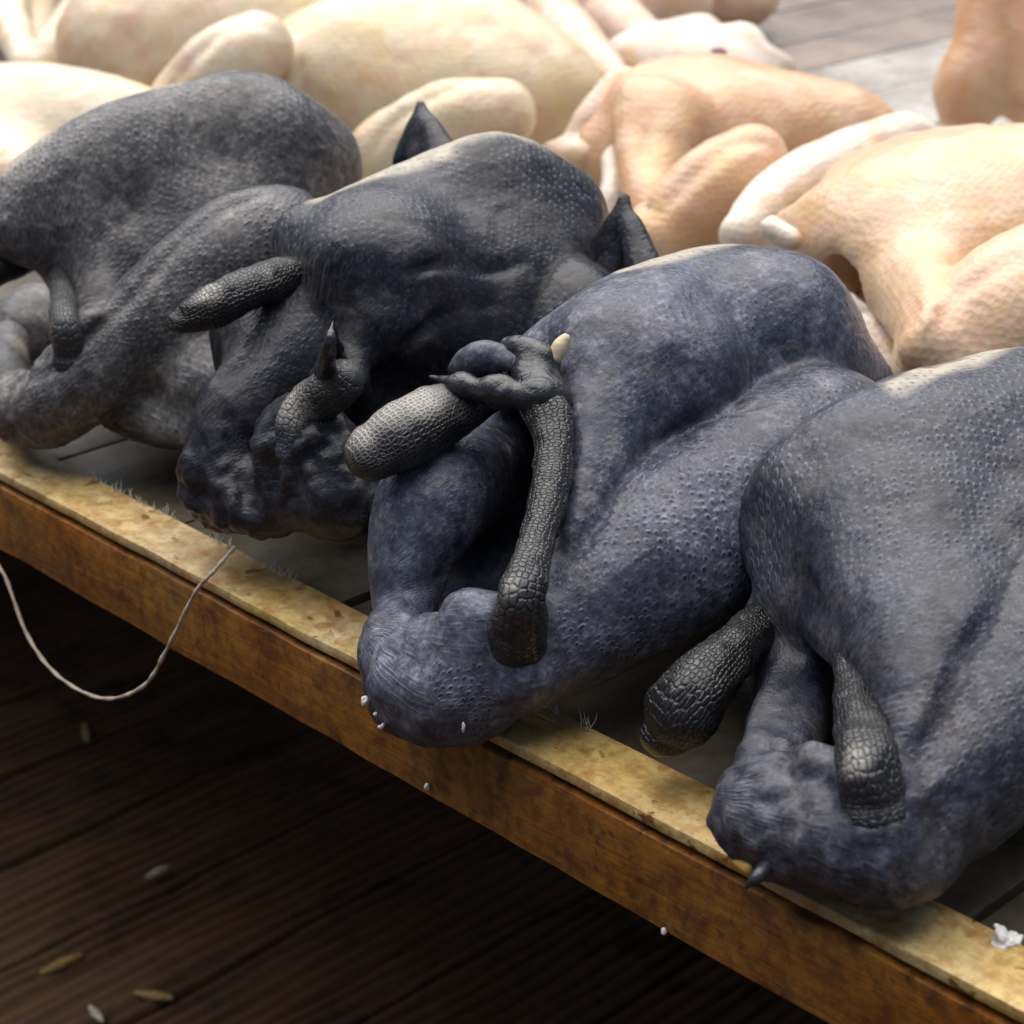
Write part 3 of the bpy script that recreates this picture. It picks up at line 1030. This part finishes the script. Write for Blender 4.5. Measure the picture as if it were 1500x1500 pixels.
# ------------------------------------------------------------------ pale chickens behind
PK_CREAM = skin_pale('cream_skin', (0.66, 0.53, 0.35), (0.70, 0.60, 0.44), (0.76, 0.70, 0.60))
PK_YEL = skin_pale('yellow_cream_skin', (0.64, 0.50, 0.29), (0.68, 0.57, 0.38), (0.75, 0.68, 0.56), 2.0)
PK_OR = skin_pale('apricot_skin', (0.60, 0.33, 0.17), (0.64, 0.40, 0.23), (0.73, 0.56, 0.43), 4.0)
PK_AP = skin_pale('light_apricot_skin', (0.62, 0.39, 0.22), (0.65, 0.46, 0.30), (0.74, 0.60, 0.48), 5.0)
PK_PINK = skin_pale('pink_skin', (0.70, 0.46, 0.34), (0.72, 0.54, 0.42), (0.80, 0.68, 0.62), 6.0)
PK_PALE = skin_pale('whitish_skin', (0.72, 0.62, 0.50), (0.66, 0.54, 0.44), (0.80, 0.74, 0.68), 8.0)


def pale_body(root, ops, mat, seed, name='body', keel=None, h=0.0038):
    torso = ops[0][1] if ops[0][1][0] == 'e' else ell(root.location, (.1, .1, .1))
    return body(root, torso, [], ops, mat, keel, h=h, lump=.0011, seed=seed, name=name)


def pale(label, base, ops, mat, seed, parts=(), keel=None, fold=()):
    r = empty('pale_chicken', base)
    tag(r, label, 'chicken', GP)
    pale_body(r, creases(ops, fold), mat, seed, keel=keel)
    for n, o, m in parts:
        pale_body(r, o, m, seed+3, n)
    return r


def on(px, py, z):
    return P(px, py, z=z)


YD = (0.0, 1.0, 0.0)
# big cream bird in the middle of the back row
c = P(650, 120, y=.56)
pale('large cream plucked chicken lying behind the two middle black chickens, bent leg in front', (c[0], c[1], 0),
     [(1, ell(P(620, 130, y=.56), (.135, .080, .066), (.75, .55, 0)), 0),
      (1, chain([(P(480, 105, y=.50), .036), (P(560, 80, y=.54), .036), (P(710, 72, y=.60), .032)]), .035),
      (1, chain([(P(420, 100, y=.46), .013), (P(432, 160, y=.46), .012), (P(455, 215, y=.46), .009)]), .018),
      (1, chain([(P(770, 150, y=.65), .046), (P(835, 180, y=.67), .026)]), .035),
      (1, chain([(P(730, 170, y=.46), .024), (P(655, 188, y=.43), .029), (P(570, 228, y=.41), .027)]), .003)], PK_YEL, 41,
     fold=[([(445, 70), (438, 130), (450, 200)], .004), ([(540, 230), (570, 185), (640, 140), (700, 122)], .004)])
c = P(290, 80, y=.48)
pale('cream plucked chicken behind the left black chicken, drumstick resting on its right side', (c[0], c[1], 0),
     [(1, ell(P(290, 60, y=.50), (.110, .068, .068), (.6, .8, 0)), 0),
      (1, chain([(P(205, 60, y=.45), .030), (P(225, 120, y=.45), .024)]), .035),
      (1, chain([(P(375, 72, y=.43), .026), (P(325, 105, y=.40), .029), (P(270, 150, y=.39), .025)]), .003)], PK_CREAM, 43,
     fold=[([(245, 140), (275, 95), (320, 50), (370, 30)], .004)])
c = P(80, 220, y=.27)
pale('bright cream plucked chicken low at the left edge behind the grey-brown one', (c[0], c[1], 0),
     [(1, ell(P(50, 205, y=.30), (.12, .056, .052), (.75, .6, 0)), 0),
      (1, chain([(P(-20, 240, y=.25), .034), (P(40, 275, y=.24), .028)]), .02)], PK_CREAM, 47,
     fold=[([(-10, 235), (40, 215), (90, 215)], .003)])
c = P(80, 60, y=.50)
pale('cream plucked chicken in the top left corner with two legs showing', (c[0]-.03, c[1], 0),
     [(1, ell(P(60, -60, y=.58), (.09, .07, .06), (1, .3, 0)), 0),
      (1, chain([(P(8, -20, y=.50), .018), (P(18, 40, y=.46), .015), (P(38, 95, y=.42), .012)]), .01),
      (1, chain([(P(150, 0, y=.52), .028), (P(110, 55, y=.47), .024), (P(60, 100, y=.43), .017)]), .006),
      (1, chain([(P(65, -10, y=.56), .018), (P(58, 35, y=.52), .016), (P(48, 70, y=.49), .010)]), .01)], PK_CREAM, 53)
c = P(480, -20, y=.80)
pale('cream plucked chicken along the top edge, behind the large cream one', (c[0], c[1], 0),
     [(1, ell(P(480, -30, y=.82), (.14, .075, .07), (.8, .5, 0)), 0),
      (1, chain([(P(640, -10, y=.86), .05), (P(700, 10, y=.88), .03)]), .03)], PK_PALE, 59)
c = P(850, 60, y=.80)
pale('pinkish white plucked chicken at the top with a pink drumstick reaching down', (c[0], c[1], 0),
     [(1, ell(P(880, 10, y=.90), (.10, .06, .055), (.7, .7, 0)), 0),
      (1, chain([(P(800, 5, y=.76), .020), (P(835, 55, y=.72), .022), (P(905, 112, y=.68), .010)]), .003),
      (1, chain([(P(900, 30, y=.86), .026), (P(940, 60, y=.84), .020), (P(965, 90, y=.82), .013)]), .006)], PK_PINK, 61)
c = P(1010, 0, y=1.05)
pale('small pinkish plucked chicken cut off by the top edge, right of the pink drumstick', (c[0], c[1], 0),
     [(1, ell(P(1010, -12, y=1.05), (.085, .05, .038), (.8, .5, 0)), 0),
      (1, chain([(P(1060, -10, y=1.06), .03), (P(1090, 0, y=1.06), .02)]), .03)], PK_PINK, 67)
c = P(1040, 90, y=.80)
pale('pale pink plucked chicken with its wing tip pointing right, behind the apricot one', (c[0], c[1], 0),
     [(1, ell(P(1010, 105, y=.80), (.080, .046, .038), (.9, .35, 0)), 0),
      (1, chain([(P(960, 70, y=.80), .018), (P(1025, 48, y=.82), .016)]), .012),
      (1, chain([(P(1030, 80, y=.80), .018), (P(1085, 62, y=.82), .016), (P(1115, 80, y=.82), .010), (P(1155, 98, y=.84), .007)]), .005)], PK_PALE, 71,
     [('bruise', [(1, ell(P(1052, 76, y=.778), (.010, .006, .006), (1, .3, 0)), 0)], plain('purple_bruise', (0.36, 0.20, 0.26), 0.45))])
# apricot
c = P(1080, 200, y=.54)
g_leg = chain([(P(1100, 232, y=.455), .021), (P(1045, 280, y=.43), .0265), (P(975, 345, y=.405), .024)])
pale('apricot plucked chicken with a straight-edged breast and pale drumstick in front', (c[0], c[1], 0),
     [(1, ell(P(1080, 215, y=.57), (.110, .052, .050), (.55, .8, 0)), 0),
      (1, chain([(P(930, 130, y=.51), .008), (P(1000, 112, y=.56), .011), (P(1100, 118, y=.62), .012), (P(1210, 160, y=.68), .014), (P(1262, 192, y=.71), .010)]), .03),
      (1, chain([(P(925, 140, y=.49), .010), (P(926, 220, y=.465), .009), (P(942, 300, y=.44), .006)]), .018),
      (1, chain([(P(975, 180, y=.50), .024), (P(965, 250, y=.47), .016), (P(958, 310, y=.44), .008)]), .022),
      (1, g_leg, .003),
      ], PK_OR, 73,
     [('wing', [(1, chain([(P(915, 130, y=.52), .016), (P(875, 180, y=.50), .015), (P(845, 215, y=.49), .010)]), 0), (1, chain([(P(890, 215, y=.49), .008), (P(850, 228, y=.48), .011), (P(805, 222, y=.48), .006)]), .006)], PK_PINK),
      ('leg', [(1, chain([(P(897, 225, y=.48), .006), (P(898, 280, y=.46), .009), (P(890, 320, y=.45), .009)]), 0)], PK_PALE)],
     fold=[([(948, 170), (944, 240), (955, 310)], .003), ([(960, 320), (990, 280), (1040, 232), (1085, 203), (1140, 215)], .004)])
# big right
c = P(1400, 380, y=.38)
h_thigh = chain([(P(1580, 440, y=.36), .040), (P(1480, 470, y=.325), .036), (P(1400, 555, y=.30), .030)])
pale('large apricot-pink plucked chicken at the right behind the blue black chicken', (c[0], c[1], 0),
     [(1, ell(P(1490, 340, y=.44), (.105, .068, .052), (.5, .85, 0)), 0),
      (1, chain([(P(1250, 285, y=.42), .016), (P(1330, 262, y=.45), .022), (P(1430, 250, y=.50), .026)]), .035),
      (1, chain([(P(1150, 335, y=.37), .008), (P(1210, 335, y=.375), .013), (P(1280, 340, y=.39), .024), (P(1360, 350, y=.41), .035)]), .03),
      (1, chain([(P(1270, 370, y=.37), .012), (P(1315, 440, y=.345), .010), (Q(h_thigh, 1345, 518, 0), .005)]), .02),
      (1, chain([(P(1340, 380, y=.38), .026), (Q(h_thigh, 1368, 460, .004), .010), (Q(h_thigh, 1352, 510, 0), .005)]), .022),
      (1, h_thigh, .003),
      (-1, ell(P(1248, 425, y=.36), (.05, .020, .021), (-.3, 1, 0)), .004)
      ], PK_AP, 79,
     [('wing', [(1, chain([(P(1085, 345, y=.39), .013), (P(1150, 290, y=.43), .019), (P(1250, 238, y=.49), .020), (P(1325, 198, y=.53), .013), (P(1368, 208, y=.54), .009)]), 0)], PK_PALE),
      ('leg', [(1, chain([(P(1275, 480, y=.335), .009), (P(1300, 520, y=.33), .011), (P(1335, 575, y=.32), .012)]), 0)], PK_PALE),
      ('neck', [(1, chain([(P(1160, 352, y=.345), .008), (P(1130, 335, y=.345), .008)]), 0)], PK_PALE)],
     fold=[([(1345, 532), (1368, 490), (1400, 430), (1450, 395), (1500, 375)], .0035), ([(1318, 400), (1335, 450), (1345, 505)], .002)])
# far right: bird set upright, two thighs pointing down
c = on(1420, 190, 0)
pale('tan plucked chicken in the top right corner, thigh end pointing down onto the table', (c[0], c[1], 0),
     [(1, chain([(P(1405, 168, y=.79), .014), (P(1425, 130, y=.79), .026), (P(1440, 60, y=.80), .021), (P(1447, -40, y=.82), .023)]), 0),
      (1, chain([(P(1510, 130, y=.82), .026), (P(1520, 30, y=.83), .024), (P(1500, -60, y=.85), .03)]), .004)], PK_OR, 83)

# ------------------------------------------------------------------ small things
m_string = plain('string_fibre', (0.44, 0.36, 0.27), 0.8, 0.3, 300)
sp = [P(-30, 800, y=-.004), P(5, 840, y=-.006), P(40, 930, y=-.010), P(85, 990, y=-.012), P(150, 1023, y=-.012), P(210, 1005, y=-.012), P(245, 950, y=-.010), P(285, 870, y=-.007), P(312, 838, y=-.0045), P(345, 800, y=.006)]


def cord(name, pts, r, mat, sides=8, twist=True):
    p = spline(np.array([np.append(q, r) for q in pts]), 16)
    T = np.gradient(p[:, :3], axis=0)
    T /= np.linalg.norm(T, axis=1)[:, None]
    V, F = [], []
    u = norm(np.cross(T[0], (0.3, 0.2, 1)))
    for i, q in enumerate(p):
        u = norm(u-T[i]*(u @ T[i]))
        v = np.cross(T[i], u)
        rr = r*(1+0.25*mnoise.noise(Vector(q[:3])*130))
        for k in range(sides):
            a = 2*math.pi*k/sides
            V.append(q[:3]+(u*math.cos(a)+v*math.sin(a))*rr*(1+0.25*math.cos(2*a+i*0.9)))
    for i in range(len(p)-1):
        for k in range(sides):
            F.append((i*sides+k, i*sides+(k+1) % sides, (i+1)*sides+(k+1) % sides, (i+1)*sides+k))
    return mesh_obj(name, V, F, mat, None, loc=pts[len(pts)//2])


tag(cord('string_loop', sp, .0008, m_string), 'thin beige string hanging in a loop from the front rail at left', 'string')

# fine down caught on the inner edge of the rail and under the birds
m_hair = plain('down_fibre', (0.62, 0.58, 0.48), 0.6, 0.2, 300)
V, F = [], []
for (a, b, n) in ((150, 225, 26), (240, 262, 9), (325, 352, 16), (395, 440, 12), (860, 872, 8), (810, 826, 6), (1150, 1160, 3), (560, 580, 4)):
    for _ in range(n):
        px = random.uniform(a, b)
        ln = P(px, 622+0.51*px+random.uniform(-6, 4), z=0.0)
        ln[1] = 0.0265+random.uniform(-.002, .001)
        h = random.uniform(.002, .0065)
        d = np.array((random.uniform(-.5, .5)*h, random.uniform(-.5, .5)*h, h))
        w = np.array((.00028, .0001, 0))
        i0 = len(V)
        w2 = np.array((0, .00026, 0))
        for q, f in ((ln, 1.0), (ln+d*0.55+np.array((random.uniform(-.0008, .0008), 0, 0)), .7), (ln+d, .15)):
            V += [q-w*f, q+w*f*0.5+w2*f, q+w*f*0.5-w2*f]
        for r_ in (0, 3):
            for k in range(3):
                F.append((i0+r_+k, i0+r_+(k+1) % 3, i0+r_+3+(k+1) % 3, i0+r_+3+k))
o = mesh_obj('down_hairs', V, F, m_hair, None, loc=P(300, 770, z=0))
tag(o, 'fine pale down hairs stuck along the inner edge of the rail', 'down', kind='stuff')

m_white = plain('white_scrap', (0.62, 0.61, 0.58), 0.4, 0.1, 300)


def scrap(label, ops, mat, name='crumb', cat='crumb', group='white crumbs on the birds and rail'):
    V, F = surface([(1, p, .001) for p in ops], .0005)
    V = V+vnormals(V, F)*(fbm(V, 700, 2)*.0005)[:, None]
    o = mesh_obj(name, V, F, mat, None, loc=V.mean(0))
    tag(o, label, cat, group)


scrap('largest white crumb at the left side of the overhanging blue leg joint', [ell(P(535, 1028, y=-.024), (.0019, .0014, .0022))], m_white)
scrap('small white crumb just below the largest one on the blue leg joint', [ell(P(550, 1046, y=-.026), (.0012, .0008, .0007))], m_white)
scrap('long white crumb under the bottom left of the blue leg joint', [ell(P(560, 1063, y=-.027), (.0018, .0008, .0009))], m_white)
scrap('upright white crumb under the bottom right of the blue leg joint', [ell(P(679, 1066, y=-.026), (.0007, .0007, .0022))], m_white)
scrap('white paper scrap lying behind the rail at the right edge of the photo', [ell(P(1474, 1378, z=.000), (.0055, .0035, .0012), (.4, 1, .1)), ell(P(1470, 1370, z=.002), (.0012, .003, .004), (.8, .3, .9))], m_white, 'scrap', 'scrap', 'white crumbs on the birds and rail')
scrap('white crumb on the lower edge of the brown board right of the middle', [ell(P(972, 1364, y=-.002), (.0012, .0010, .0014))], m_white)
scrap('white crumb on the lower edge of the brown board below the blue bird', [ell(P(625, 1152, y=-.002), (.0014, .0010, .0014))], m_white)

m_straw = plain('straw', (0.30, 0.19, 0.06), 0.7, 0.3, 200)
G2 = 'bits of litter on the dark floor'
for (lab, a, b, r, mt) in (('yellow straw bit on the floor at lower left, the longest', (62, 1425), (118, 1400), .0030, m_straw),
                           ('yellow straw bit on the floor near the bottom edge', (200, 1455), (250, 1462), .0030, m_straw),
                           ('pale bit of litter at the very bottom left edge', (132, 1475), (150, 1495), .0026, m_string),
                           ('pale bit of litter on the floor below the string loop', (124, 1062), (128, 1085), .003, m_straw),
                           ('dull pale bit on the floor in the middle of the dark left part', (215, 1285), (245, 1270), .0026, m_string),
                           ):
    pa, pb = P(*a, z=FZ+.003), P(*b, z=FZ+.003)
    scrap(lab, [chain([(pa, r*.5), ((pa+pb)/2, r), (pb, r*.6)])], mt, 'litter_bit', 'litter', G2)
